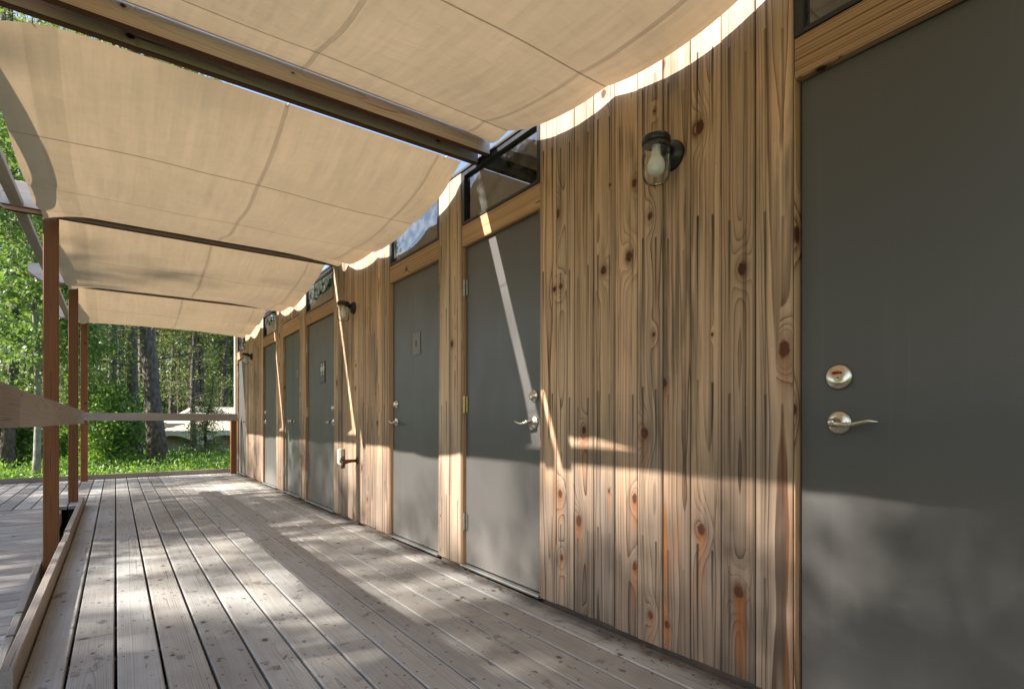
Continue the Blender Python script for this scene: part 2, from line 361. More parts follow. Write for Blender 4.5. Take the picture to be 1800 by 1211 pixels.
def wbox(mb, P, w, t, L, ch=0.003, r=None):
    """a board: local x = across (w), y = through (t), z = along (L), placed by matrix P"""
    hw, ht, hl = w / 2, t / 2, L / 2
    pr = [(-hw + ch, -ht), (hw - ch, -ht), (hw, -ht + ch), (hw, ht - ch), (hw - ch, ht), (-hw + ch, ht), (-hw, ht - ch), (-hw, -ht + ch)]
    loc = [(x, y, z) for z in (-hl, hl) for x, y in pr]
    fs = [(i, (i + 1) % 8, 8 + (i + 1) % 8, 8 + i) for i in range(8)] + [tuple(range(7, -1, -1)), tuple(range(8, 16))]
    r = rnd.random() if r is None else r
    mb.add([P @ Vector(p) for p in loc], fs, loc, r)
AX = {'x': Vector((1, 0, 0)), 'y': Vector((0, 1, 0)), 'z': Vector((0, 0, 1))}
def board(mb, x0, x1, y0, y1, z0, z1, grain='y', wide='x', ch=0.003, r=None, off=0.0):
    c = Vector(((x0 + x1) / 2, (y0 + y1) / 2, (z0 + z1) / 2)); ext = {'x': x1 - x0, 'y': y1 - y0, 'z': z1 - z0}
    th = [k for k in 'xyz' if k not in (grain, wide)][0]
    X, Y, Z = AX[wide], AX[th], AX[grain]
    if X.cross(Y).dot(Z) < 0: Y = -Y
    P = Matrix.Translation(c) @ Matrix((X, Y, Z)).transposed().to_4x4()
    wbox(mb, P, ext[wide], ext[th], ext[grain], ch, r)
def tube(mb, pts, rad, seg=10, r=None, caps=True):
    pts = [Vector(p) for p in pts]; rad = rad if isinstance(rad, (list, tuple)) else [rad] * len(pts)
    vs = []; n = len(pts); up = None
    for i, p in enumerate(pts):
        d = (pts[min(i + 1, n - 1)] - pts[max(i - 1, 0)]).normalized()
        if up is None:
            up = Vector((0, 0, 1)) if abs(d.z) < 0.9 else Vector((1, 0, 0))
        u = (up - d * up.dot(d)).normalized(); up = u; w_ = d.cross(u)
        for k in range(seg):
            a = 2 * math.pi * k / seg; vs.append(p + (u * math.cos(a) + w_ * math.sin(a)) * rad[i])
    fs = [(i * seg + k, i * seg + (k + 1) % seg, (i + 1) * seg + (k + 1) % seg, (i + 1) * seg + k) for i in range(n - 1) for k in range(seg)]
    if caps: fs += [tuple(range(seg - 1, -1, -1)), tuple((n - 1) * seg + k for k in range(seg))]
    mb.add(vs, fs, None, r)
def lathe(mb, prof, P, seg=28, sx=1.0):
    vs = [P @ Vector((math.cos(2 * math.pi * k / seg) * rr * sx, math.sin(2 * math.pi * k / seg) * rr, h)) for rr, h in prof for k in range(seg)]
    n = len(prof)
    fs = [(i * seg + k, i * seg + (k + 1) % seg, (i + 1) * seg + (k + 1) % seg, (i + 1) * seg + k) for i in range(n - 1) for k in range(seg)]
    fs += [tuple(range(seg - 1, -1, -1)), tuple((n - 1) * seg + k for k in range(seg))]
    mb.add(vs, fs)
def tag(o, label=None, cat=None, group=None, kind=None):
    for k, v in (('label', label), ('category', cat), ('group', group), ('kind', kind)):
        if v: o[k] = v
    return o
def empty(name, loc, label, cat, group=None):
    o = bpy.data.objects.new(name, None); COL.objects.link(o); o.location = loc; o.empty_display_size = 0.1
    return tag(o, label, cat, group)
def under(root, o):
    o.parent = root; o.matrix_parent_inverse = Matrix.Translation(-Vector(root.location)); return o
def part(mb, name, mat, root, smooth=False):
    o = mb.build(name, mat, None, smooth); return under(root, o)
def sub(mb, name, mat, p, smooth=False):
    o = mb.build(name, mat, None, smooth); o.parent = p; return o
TOX = Matrix.Rotation(R(-90), 4, 'Y')      # lathe axis to -X (out of the wall)

# ------------------------------------------------------------ the building
DOORS = [  # y0 (near), y1 (far), hinge side, handle?
    dict(y=(-0.10, 0.862), hinge='near', label='nearest grey door with red occupied mark on its lock', win=True),
    dict(y=(2.159, 2.947), hinge='far', win=True),
    dict(y=(3.247, 4.066), hinge='near', win=True),
    dict(y=(5.442, 6.440), hinge='far', win=True),
    dict(y=(6.700, 7.500), hinge='both', win=False),
    dict(y=(7.870, 8.690), hinge='near', win=True),
    dict(y=(10.02, 10.80), hinge='far', win=True),
]
Y_S, Y_E = -2.60, 10.90
ZT = 2.505
bld = empty('bathhouse_building', (2.6, 4.2, 0), 'long low bathhouse clad in weathered vertical cedar boards with grey doors', 'building')
# siding boards
mb = MB()
def siding_run(ya, yb, z0=0.012, z1=ZT, pitch=0.1365, x=W):
    n = max(1, round((yb - ya) / pitch)); p = (yb - ya) / n
    for i in range(n):
        y0 = ya + i * p; y1 = y0 + p
        g = 0.0016
        dx = rnd.uniform(-0.0012, 0.0012)
        board(mb, x + dx, x + dx + 0.019, y0 + g, y1 - g, z0 + rnd.uniform(-.004, .004), z1, 'z', 'y', 0.0028)
ops = sorted(d['y'] for d in DOORS)
y = Y_S
for a, b in ops:
    if a > y + 0.02: siding_run(y, a)
    y = b
siding_run(y, Y_E)
siding_run(6.700, 7.500, 2.21, ZT)
for i in range(22):      # end wall
    board(mb, 1.80 + i * 0.1365, 1.934 + i * 0.1365, Y_E - 0.019, Y_E, 0.012, ZT, 'z', 'x', 0.0028)
part(mb, 'wall', M['siding'], bld)
# dark core behind the boards
mb = MB()
def slab(mb, x0, x1, y0, y1, z0, z1): board(mb, x0, x1, y0, y1, z0, z1, 'y', 'x', 0.0)
y = Y_S
for a, b in ops:
    if a > y + 0.02: slab(mb, W + 0.0205, W + 0.12, y, a, -0.3, ZT - 0.003)
    y = b
slab(mb, W + 0.0205, W + 0.12, y, Y_E - 0.022, -0.3, ZT - 0.003)
for d in DOORS:
    a, b = d['y']; slab(mb, W + 0.045, W + 0.12, a, b, -0.3, -0.012)
    if not d['win']: slab(mb, W + 0.0205, W + 0.12, a, b, 2.04, ZT - 0.003)
    else: slab(mb, W + 0.06, W + 0.12, a, b, 2.04, 2.15)
slab(mb, 4.7, 4.8, Y_S, Y_E - 0.03, -0.3, ZT - 0.003)
slab(mb, W + 0.1205, 4.70, Y_S, Y_S + 0.06, -0.3, ZT - 0.003)
slab(mb, W + 0.1205, 4.70, Y_E - 0.09, Y_E - 0.03, -0.3, ZT - 0.003)
slab(mb, W + 0.1205, 4.70, Y_S + 0.061, Y_E - 0.091, -0.06, -0.02)
part(mb, 'wall_core', M['interior'], bld)
mb = MB(); slab(mb, W + 0.20, 5.0, Y_S - 0.1, Y_E + 0.1, ZT + 0.155, ZT + 0.21); part(mb, 'roof', M['roofing'], bld)
mb = MB(); board(mb, W - 0.006, W + 0.03, Y_S, Y_E, ZT, ZT + 0.012, 'y', 'x', 0.001); part(mb, 'roof_flashing', M['frame'], bld)
mb = MB(); board(mb, W - 0.035, W + 0.02, Y_E - 0.075, Y_E + 0.012, 0.0, ZT - 0.03, 'z', 'x', 0.004); part(mb, 'corner_trim', M['white_trim'], bld)

XD = W + 0.028      # face of the doors
def lever(door, y, z, sgn, mat):
    mb = MB(); P = Matrix.Translation((XD, y, z)) @ TOX
    lathe(mb, [(0.0365, 0), (0.0365, 0.004), (0.033, 0.009), (0.022, 0.012), (0.013, 0.014), (0.0105, 0.03), (0.0105, 0.05), (0.013, 0.056), (0.008, 0.062)], P)
    pts = [(XD - 0.052, y, z), (XD - 0.056, y + sgn * 0.02, z - 0.005), (XD - 0.058, y + sgn * 0.045, z - 0.008),
           (XD - 0.058, y + sgn * 0.075, z - 0.001), (XD - 0.056, y + sgn * 0.10, z + 0.005), (XD - 0.052, y + sgn * 0.122, z + 0.002)]
    tube(mb, pts, [0.010, 0.0085, 0.007, 0.006, 0.0055, 0.004], 10)
    return sub(mb, 'lever_handle', mat, door, True)
def deadbolt(door, y, z, mat, red=False):
    mb = MB(); P = Matrix.Translation((XD, y, z)) @ TOX
    if red: prof = [(0.039, 0), (0.039, 0.006), (0.034, 0.012), (0.0, 0.0125)]
    else: prof = [(0.034, 0), (0.034, 0.004), (0.028, 0.010), (0.021, 0.012), (0.020, 0.022), (0.017, 0.024), (0.0, 0.024)]
    lathe(mb, prof, P); o = sub(mb, 'deadbolt', mat, door, True)
    return o
def hinge(door, y, z, mat):
    mb = MB()
    for k in range(5): tube(mb, [(XD - 0.012, y, z - 0.05 + k * 0.0202), (XD - 0.012, y, z - 0.0312 + k * 0.0202)], 0.008, 10)
    tube(mb, [(XD - 0.012, y, z - 0.058), (XD - 0.012, y, z + 0.058)], 0.0055, 8)
    board(mb, XD - 0.006, XD - 0.003, y - 0.028, y + 0.028, z - 0.05, z + 0.05, 'z', 'y', 0.0005)
    return sub(mb, 'hinge', mat, door)

for i, d in enumerate(DOORS):
    a, b = d['y']; zt = 2.035
    # jambs and header
    mb = MB()
    jt = 0.0045
    for yy in ((a + 0.0005, a + jt), (b - jt, b - 0.0005)):
        board(mb, W + 0.003, W + 0.075, yy[0], yy[1], 0.0, zt - 0.001, 'z', 'x', 0.001)
    board(mb, W + 0.003, W + 0.075, a + jt + 0.001, b - jt - 0.001, zt - jt, zt - 0.001, 'y', 'x', 0.001)
    part(mb, 'door_frame', M['header'], bld)
    mb = MB(); board(mb, W + 0.004, W + 0.055, a + 0.002, b - 0.002, zt, 2.165 if d['win'] else 2.205, 'y', 'z', 0.003)
    part(mb, 'header', M['header'], bld)
    mb = MB(); board(mb, W - 0.012, W + 0.09, a + 0.002, b - 0.002, 0.001, 0.016, 'y', 'x', 0.004); part(mb, 'threshold', M['alu'], bld)
    mb = MB(); slab(mb, XD + 0.03, XD + 0.036, a + 0.013, b - 0.013, 0.017, zt - 0.014); part(mb, 'door_stop', M['gasket'], bld)
    gp = 0.008
    if d['hinge'] == 'both':
        mid = (a + b) / 2
        for (ya, yb, ks) in ((a + jt + gp, mid - 0.004, -1), (mid + 0.004, b - jt - gp, 1)):
            mb = MB(); board(mb, XD, XD + 0.029, ya, yb, 0.022, zt - jt - 0.006, 'z', 'y', 0.002)
            dr = part(mb, 'closet_door', M['closet'], bld)
            mb = MB(); yk = mid + ks * 0.05
            lathe(mb, [(0.022, 0), (0.022, 0.003), (0.009, 0.008), (0.009, 0.022), (0.021, 0.032), (0.023, 0.042), (0.015, 0.05), (0.0, 0.051)], Matrix.Translation((XD, yk, 0.925)) @ TOX)
            sub(mb, 'door_knob', M['nickel'], dr, True)
            yh = a + jt + 0.004 if ks < 0 else b - jt - 0.004
            for zz in (0.284, 1.03, 1.77): hinge(dr, yh, zz, M['steel'])
        continue
    mb = MB(); board(mb, XD, XD + 0.029, a + jt + gp, b - jt - gp, 0.022, zt - jt - 0.006, 'z', 'y', 0.002)
    dr = part(mb, 'door', M['door'], bld)
    yh = b - jt - 0.004 if d['hinge'] == 'far' else a + jt + 0.004
    yk = a + 0.082 if d['hinge'] == 'far' else b - 0.075
    s = 1 if d['hinge'] == 'far' else -1
    if i == 0: yk = 0.735
    lever(dr, yk, 0.917, s, M['nickel'])
    o = deadbolt(dr, yk, 1.058, M['nickel'], i == 0)
    if i == 0:
        mb = MB(); pts = []
        for k in range(9):
            an = R(62 + k * 7); pts.append((XD - 0.0135, yk + 0.003 + math.cos(an) * 0.030, 1.058 + 0.016 + (math.sin(an) - 1) * 0.030))
        tube(mb, pts, 0.0028, 6); mk = sub(mb, 'occupied_mark', M['red'], dr)
        mb = MB(); tube(mb, [(XD - 0.0120, yk, 1.056), (XD - 0.0135, yk, 1.056)], 0.0022, 10); sub(mb, 'key_slot', M['signink'], dr)
    for k, zz in enumerate((0.284, 1.03, 1.77)): hinge(dr, yh, zz, M['brass'] if k == 1 else M['steel'])

# transom windows
for i, d in enumerate(DOORS):
    if not d['win']: continue
    a, b = d['y']; z0, z1 = 2.167, ZT - 0.002; f = 0.030
    mb = MB()
    for (ya, yb, za, zb) in ((a + 0.001, a + f, z0, z1), (b - f, b - 0.001, z0, z1)):
        board(mb, W + 0.002, W + 0.06, ya, yb, za, zb, 'z', 'x', 0.002)
    board(mb, W + 0.002, W + 0.06, a + f + 0.0005, b - f - 0.0005, z0, z0 + 0.018, 'y', 'x', 0.002)
    board(mb, W + 0.002, W + 0.06, a + f + 0.0005, b - f - 0.0005, z1 - 0.028, z1, 'y', 'x', 0.002)
    fr = part(mb, 'transom_window', M['frame'], bld)
    mb = MB(); board(mb, W + 0.026, W + 0.030, a + f + 0.001, b - f - 0.001, z0 + 0.019, z1 - 0.029, 'y', 'z', 0.0); sub(mb, 'pane', M['pane'], fr)

# ------------------------------------------------------------ lamps, box, tap, signs on the wall
def wall_lamp(y, label):
    z = 2.0; xo = W - 0.098
    t = empty('wall_lamp', (W, y, z), label, 'wall lamp', 'jar lamps along the cedar wall')
    mb = MB(); lathe(mb, [(0.058, -0.002), (0.058, 0.010), (0.050, 0.022), (0.030, 0.034), (0.0, 0.036)], Matrix.Translation((W, y, z - 0.03)) @ TOX, 28)
    part(mb, 'wall_plate', M['black'], t, True)
    mb = MB(); tube(mb, [(W - 0.02, y, z - 0.02), (W - 0.05, y, z - 0.012), (W - 0.085, y, z - 0.002)], [0.026, 0.02, 0.018], 14); part(mb, 'arm', M['black'], t, True)
    mb = MB(); lathe(mb, [(0.0525, -0.014), (0.0545, -0.011), (0.0545, 0.008), (0.050, 0.015), (0.038, 0.019), (0.0, 0.021)], Matrix.Translation((xo, y, z)), 32); part(mb, 'cap', M['black'], t, True)
    mb = MB()
    pr = [(0.0495, -0.006), (0.0495, -0.024), (0.0515, -0.028), (0.0495, -0.032), (0.0515, -0.036), (0.0495, -0.040), (0.0525, -0.050), (0.0535, -0.075), (0.0525, -0.118), (0.0490, -0.144), (0.0395, -0.157), (0.020, -0.163), (0.0, -0.164)]
    seg = 36; P = Matrix.Translation((xo, y, z))
    vs = [P @ Vector((math.cos(2 * math.pi * k / seg) * rr, math.sin(2 * math.pi * k / seg) * rr, h)) for rr, h in pr[:-1] for k in range(seg)]
    n = len(pr) - 1
    fs = [(i * seg + k, (i + 1) * seg + k, (i + 1) * seg + (k + 1) % seg, i * seg + (k + 1) % seg) for i in range(n - 1) for k in range(seg)] + [tuple((n - 1) * seg + k for k in range(seg))]
    mb.add(vs, fs); o = part(mb, 'glass_jar', M['jar'], t, True)
    mb = MB(); lathe(mb, [(0.016, -0.018), (0.0165, -0.050), (0.019, -0.058), (0.027, -0.072), (0.0325, -0.090), (0.0325, -0.108), (0.027, -0.124), (0.012, -0.134), (0.0, -0.136)], P, 24); part(mb, 'bulb', M['ceramic'], t, True)
    return t
wall_lamp(1.335, 'nearest black wall lamp with clear glass jar and white bulb beside the nearest door')
wall_lamp(4.87, 'middle black jar lamp above the rusty tap on the cedar wall')
wall_lamp(9.48, 'farthest small black jar lamp beside the last door')

t = empty('outlet_box', (W, 5.15, 0.585), 'pale weatherproof outlet box low on the cedar boards left of the tap', 'outlet box')
mb = MB(); board(mb, W - 0.045, W - 0.0005, 5.112, 5.186, 0.51, 0.66, 'z', 'y', 0.005); part(mb, 'cover', M['boxpaint'], t)
mb = MB(); board(mb, W - 0.052, W - 0.046, 5.120, 5.178, 0.52, 0.652, 'z', 'y', 0.002); part(mb, 'lid', M['boxpaint'], t)
mb = MB(); tube(mb, [(W - 0.051, 5.14, 0.655), (W - 0.051, 5.16, 0.655)], 0.004, 8); part(mb, 'lid_hinge', M['steel'], t)
t = empty('garden_tap', (W, 4.78, 0.56), 'rusty brown hose tap sticking out of the cedar wall between two doors', 'tap')
mb = MB()
tube(mb, [(W + 0.004, 4.78, 0.565), (W - 0.05, 4.78, 0.565), (W - 0.085, 4.79, 0.562), (W - 0.115, 4.80, 0.545), (W - 0.125, 4.805, 0.515)], [0.014, 0.014, 0.018, 0.014, 0.0135], 12)
tube(mb, [(W - 0.125, 4.805, 0.52), (W - 0.126, 4.806, 0.500)], 0.018, 12)
lathe(mb, [(0.034, 0), (0.034, 0.005), (0.02, 0.009), (0.0, 0.01)], Matrix.Translation((W, 4.78, 0.565)) @ TOX)
part(mb, 'spout', M['rust'], t, True)
mb = MB()
c0 = Vector((W - 0.085, 4.79, 0.562)); dirn = Vector((-0.6, 0.75, 0.25)).normalized()
tube(mb, [c0, c0 + dirn * 0.055], [0.010, 0.007], 10); hub = c0 + dirn * 0.055
u = dirn.orthogonal().normalized(); w_ = dirn.cross(u)
ring = [hub + (u * math.cos(k * math.pi / 8) * (0.027 + 0.004 * (k % 2)) + w_ * math.sin(k * math.pi / 8) * (0.027 + 0.004 * (k % 2))) for k in range(17)]
tube(mb, ring, 0.0055, 8)
for k in range(4):
    an = k * math.pi / 2; tube(mb, [hub, hub + (u * math.cos(an) + w_ * math.sin(an)) * 0.028], 0.004, 6)
part(mb, 'handwheel', M['rust'], t, True)

def figure(mb, y, z, s, x, skirt):
    # simple standing pictogram
    lathe(mb, [(0.0, 0), (0.011 * s, 0.0002), (0.011 * s, 0.001), (0.0, 0.0011)], Matrix.Translation((x, y, z + 0.052 * s)) @ TOX, 16)
    X0, X1 = x - 0.001, x
    def q(pts):
        vs = [(X1, y + a * s, z + b * s) for a, b in pts] + [(X0, y + a * s, z + b * s) for a, b in pts]; n = len(pts)
        mb.add(vs, [tuple(range(n, 2 * n)), tuple(range(n - 1, -1, -1))] + [(i, (i + 1) % n, n + (i + 1) % n, n + i) for i in range(n)])
    if skirt: q([(-0.006, 0.038), (0.006, 0.038), (0.021, -0.012), (-0.021, -0.012)])
    else: q([(-0.015, 0.038), (0.015, 0.038), (0.012, -0.012), (-0.012, -0.012)])
    q([(-0.010, -0.013), (-0.002, -0.013), (-0.002, -0.052), (-0.010, -0.052)]); q([(0.002, -0.013), (0.010, -0.013), (0.010, -0.052), (0.002, -0.052)])
    q([(-0.026, 0.030), (-0.017, 0.034), (-0.023, -0.006), (-0.030, -0.004)]); q([(0.026, 0.030), (0.017, 0.034), (0.023, -0.006), (0.030, -0.004)])
t = empty('door_sign', (XD, 5.88, 1.452), 'black restroom sign with two pale standing figures on the wide grey door', 'sign')
mb = MB(); board(mb, XD - 0.006, XD - 0.0005, 5.795, 5.965, 1.335, 1.570, 'z', 'y', 0.001); part(mb, 'sign_plate', M['signdark'], t)
mb = MB(); figure(mb, 5.842, 1.478, 1.15, XD - 0.0065, False); figure(mb, 5.918, 1.478, 1.15, XD - 0.0065, True)
board(mb, XD - 0.0075, XD - 0.0065, 5.8775, 5.8825, 1.42, 1.54, 'z', 'y', 0.0)
part(mb, 'pictogram', M['signmark'], t)
mb = MB(); 
for zz, ww in ((1.388, 0.055), (1.362, 0.062)): board(mb, XD - 0.0075, XD - 0.0065, 5.88 - ww, 5.88 + ww, zz, zz + 0.012, 'y', 'z', 0.0)
part(mb, 'text_band', M['signplate'], t)
t = empty('door_sign', (XD, 3.63, 1.497), 'small grey sign plate with a dark symbol on the second grey door', 'sign')
mb = MB(); board(mb, XD - 0.005, XD - 0.0005, 3.568, 3.692, 1.42, 1.58, 'z', 'y', 0.001); part(mb, 'sign_plate', M['signplate'], t)
mb = MB(); figure(mb, 3.635, 1.500, 0.42, XD - 0.0055, False); part(mb, 'pictogram', M['signink'], t)
t = empty('door_sign', (XD, 6.86, 1.52), 'tiny pale notice plate on the narrow double closet doors', 'sign')
mb = MB(); board(mb, XD - 0.004, XD - 0.0005, 6.82, 6.92, 1.46, 1.56, 'z', 'y', 0.001); part(mb, 'sign_plate', M['signplate'], t)

# ------------------------------------------------------------ deck, landing, ramp
PT = 0.1447
mb = MB(); MBOFF = 0
lanes = list(range(-2, 12))
JO = {-1: [2.91], 5: [2.98], 7: [2.99], 9: [3.03], 0: [5.4], 2: [0.55, 5.42], 3: [6.0], 4: [0.5, 5.4], 6: [5.45], 8: [0.6, 5.5], 10: [5.4], 1: [4.6], -2: [4.1], 11: [1.6, 4.9]}
def lane(k, y0, y1, joints, zoff=0.0):
    x0 = k * PT; x1 = x0 + PT; g = 0.0050 if x0 < 0.6 else 0.0040
    if k == -2: x0 = -0.276
    if k == 11: x1 = 1.745
    ys = [y0] + [j for j in joints if y0 < j < y1] + [y1]
    for a, b in zip(ys, ys[1:]):
        board(mb, x0 + g, x1 - g, a + 0.0015, b - 0.0015, -0.036 + zoff, zoff + rnd.uniform(-0.001, 0.001), 'y', 'x', 0.004)
for k in lanes:
    lane(k, -2.6, 7.490, JO[k]); lane(k, 7.502, 10.86, [], -0.004)
board(mb, 1.748, 1.771, -2.6, 10.86, -0.040, -0.010, 'y', 'x', 0.003)
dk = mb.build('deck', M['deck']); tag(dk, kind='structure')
mb = MB()
for k in range(9):       # landing boards beyond the posts
    x1 = -0.281 - k * 0.150; board(mb, x1 - 0.140, x1, 7.62, 10.86, -0.04, -0.003 + rnd.uniform(-0.001, 0.001), 'y', 'x', 0.004)
ld = mb.build('landing', M['ramp']); tag(ld, kind='structure')
mb = MB(); slope = 0.083; yy = 7.61
while yy > -2.0:         # ramp boards run across
    L = 0.1395; ym = yy - L / 2; z = (ym - 7.62) * slope
    P = Matrix.Translation((-1.06, ym, z - 0.020)) @ Matrix.Rotation(math.atan(slope), 4, 'X')
    P = P @ Matrix((Vector((0, 1, 0)), Vector((0, 0, 1)), Vector((1, 0, 0)))).transposed().to_4x4()
    wbox(mb, P, L - 0.006, 0.036, 1.14 + rnd.uniform(-0.01, 0.01), 0.004); yy -= L + 0.004
rp = mb.build('ramp', M['ramp']); tag(rp, kind='structure')
# ramp edge board (sloping)
mb = MB()
L = 9.3; P = Matrix.Translation((-0.470, 7.25 - L / 2, (7.25 - L / 2 - 7.62) * slope - 0.03)) @ Matrix.Rotation(math.atan(slope), 4, 'X')
P = P @ Matrix((Vector((0, 0, 1)), Vector((1, 0, 0)), Vector((0, 1, 0)))).transposed().to_4x4()
wbox(mb, P, 0.14, 0.038, L, 0.004)
tag(mb.build('ramp_edge', M['curb']), kind='structure')
# joists and skirts under the deck
mb = MB()
board(mb, -0.314, -0.277, -2.6, 7.60, -0.34, -0.002, 'y', 'z', 0.003)
board(mb, -1.64, 1.77, 10.862, 10.90, -0.34, -0.003, 'x', 'z', 0.003)
board(mb, -1.66, -1.622, 7.62, 10.86, -0.34, -0.045, 'y', 'z', 0.003)
for k in range(34): board(mb, -0.27, 1.76, -2.5 + k * 0.4, -2.462 + k * 0.4, -0.22, -0.042, 'x', 'z', 0.002)
tag(mb.build('deck_joists', M['joist']), kind='structure')
# curb boards round the deck
mb = MB()
for a, b, dx in ((2.44, 4.86, 0.0), (4.872, 5.24, 0.004), (5.25, 7.60, -0.002)):
    board(mb, -0.314 + dx, -0.277 + dx, a, b, 0.001, 0.088, 'y', 'z', 0.004)
tag(mb.build('edge_curb', M['curb']), 'low weathered timber curb running along the left edge of the deck', 'curb')
mb = MB(); board(mb, -1.65, 1.74, 10.862, 10.90, 0.0, 0.075, 'x', 'z', 0.004)
tag(mb.build('edge_curb', M['curb']), 'low weathered timber curb across the far end of the deck', 'curb')

# litter: dead needles and leaf scraps, thickest along the foot of the wall
lr = np.random.RandomState(3); vs_ = []
mb = MB()
for k in range(1500):
    u = lr.rand(); y = lr.uniform(0.2, 10.6)
    x = 1.735 - abs(lr.normal()) * 0.035 if u < 0.72 else lr.uniform(-0.25, 1.7)
    if u < 0.72 and math.sin(y * 2.3) + math.sin(y * 5.1 + 1) < -0.3: continue
    an = lr.uniform(0, 6.28); L = lr.uniform(0.012, 0.05) if u > 0.3 else lr.uniform(0.008, 0.022); w_ = 0.0012 if u > 0.3 else 0.005
    z = 0.0035 + lr.rand() * 0.004; d = Vector((math.cos(an), math.sin(an), lr.uniform(-.05, .12))); q = Vector((-math.sin(an), math.cos(an), 0)) * w_
    c = Vector((x, y, z)); mb.add([c - q, c + d * L * 0.5 - q * 1.3, c + d * L, c + d * L * 0.5 + q * 1.3, c + q], [(0, 1, 2, 3, 4)])
tag(mb.build('leaf_litter', plain('dead_litter', (0.16, 0.10, 0.055), 0.9, 0, 0.2, 12, 0.5)), 'brown dead needles and leaf scraps lying on the deck', 'leaf litter', kind='stuff')

# ------------------------------------------------------------ pergola
BY = [-2.54, 0.06, 2.70, 5.36, 8.00, 10.64]
pg = empty('pergola', (-0.395, 4.0, 0), 'timber pergola of reddish posts and doubled beams against the bathhouse', 'pergola')
BZ = 2.488
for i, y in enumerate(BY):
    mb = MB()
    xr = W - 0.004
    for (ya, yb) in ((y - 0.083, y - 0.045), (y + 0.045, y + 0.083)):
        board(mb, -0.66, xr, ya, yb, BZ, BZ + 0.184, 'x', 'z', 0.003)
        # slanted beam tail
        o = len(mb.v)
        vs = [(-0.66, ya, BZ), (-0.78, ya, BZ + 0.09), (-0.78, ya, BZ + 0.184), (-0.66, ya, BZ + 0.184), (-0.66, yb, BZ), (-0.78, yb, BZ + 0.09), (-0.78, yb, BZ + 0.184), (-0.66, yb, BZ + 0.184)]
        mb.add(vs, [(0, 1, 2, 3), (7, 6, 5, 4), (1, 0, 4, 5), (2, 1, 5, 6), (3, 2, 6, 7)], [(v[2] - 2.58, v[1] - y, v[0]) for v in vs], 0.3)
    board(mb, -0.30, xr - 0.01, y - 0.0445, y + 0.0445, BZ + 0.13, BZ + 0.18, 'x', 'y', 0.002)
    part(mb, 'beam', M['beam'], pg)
for i, y in enumerate(BY[1:2] + BY[3:]):
    z0 = 0.0 if y > 8.5 else -0.34
    mb = MB(); board(mb, -0.4395, -0.3505, y - 0.0445, y + 0.0445, z0, BZ + 0.17, 'z', 'x', 0.005); part(mb, 'post', M['post'], pg)
for a, b in zip(BY, BY[1:]):
    mb = MB(); board(mb, -0.612, -0.540, a + 0.084, b - 0.084, 2.482, 2.522, 'y', 'x', 0.003); part(mb, 'purlin', M['joist'], pg)

# ------------------------------------------------------------ railings
hr = empty('handrail', (-0.33, 4.0, 0), 'weathered timber handrail board on the inside of the left posts', 'railing')
mb = MB(); board(mb, -0.350, -0.312, -2.6, 2.915, 0.898, 1.056, 'y', 'z', 0.004)
board(mb, -0.350, -0.312, 2.922, 8.45, 0.895, 1.052, 'y', 'z', 0.004); part(mb, 'rail_board', M['rail'], hr)
mb = MB(); board(mb, -0.440, -0.3515, 2.44, 2.529, -0.34, 0.98, 'z', 'x', 0.004); part(mb, 'post', M['post'], hr)
fr = empty('handrail', (0.7, 10.64, 0), 'brown timber rail across the far end of the deck above the curb', 'railing')
mb = MB(); board(mb, -0.44, 1.735, 10.545, 10.583, 0.935, 1.06, 'x', 'z', 0.004); part(mb, 'rail_board', M['rail'], fr)
mb = MB(); board(mb, 1.638, 1.727, 10.584, 10.672, 0.0, 0.995, 'z', 'x', 0.004); part(mb, 'post', M['post'], fr)

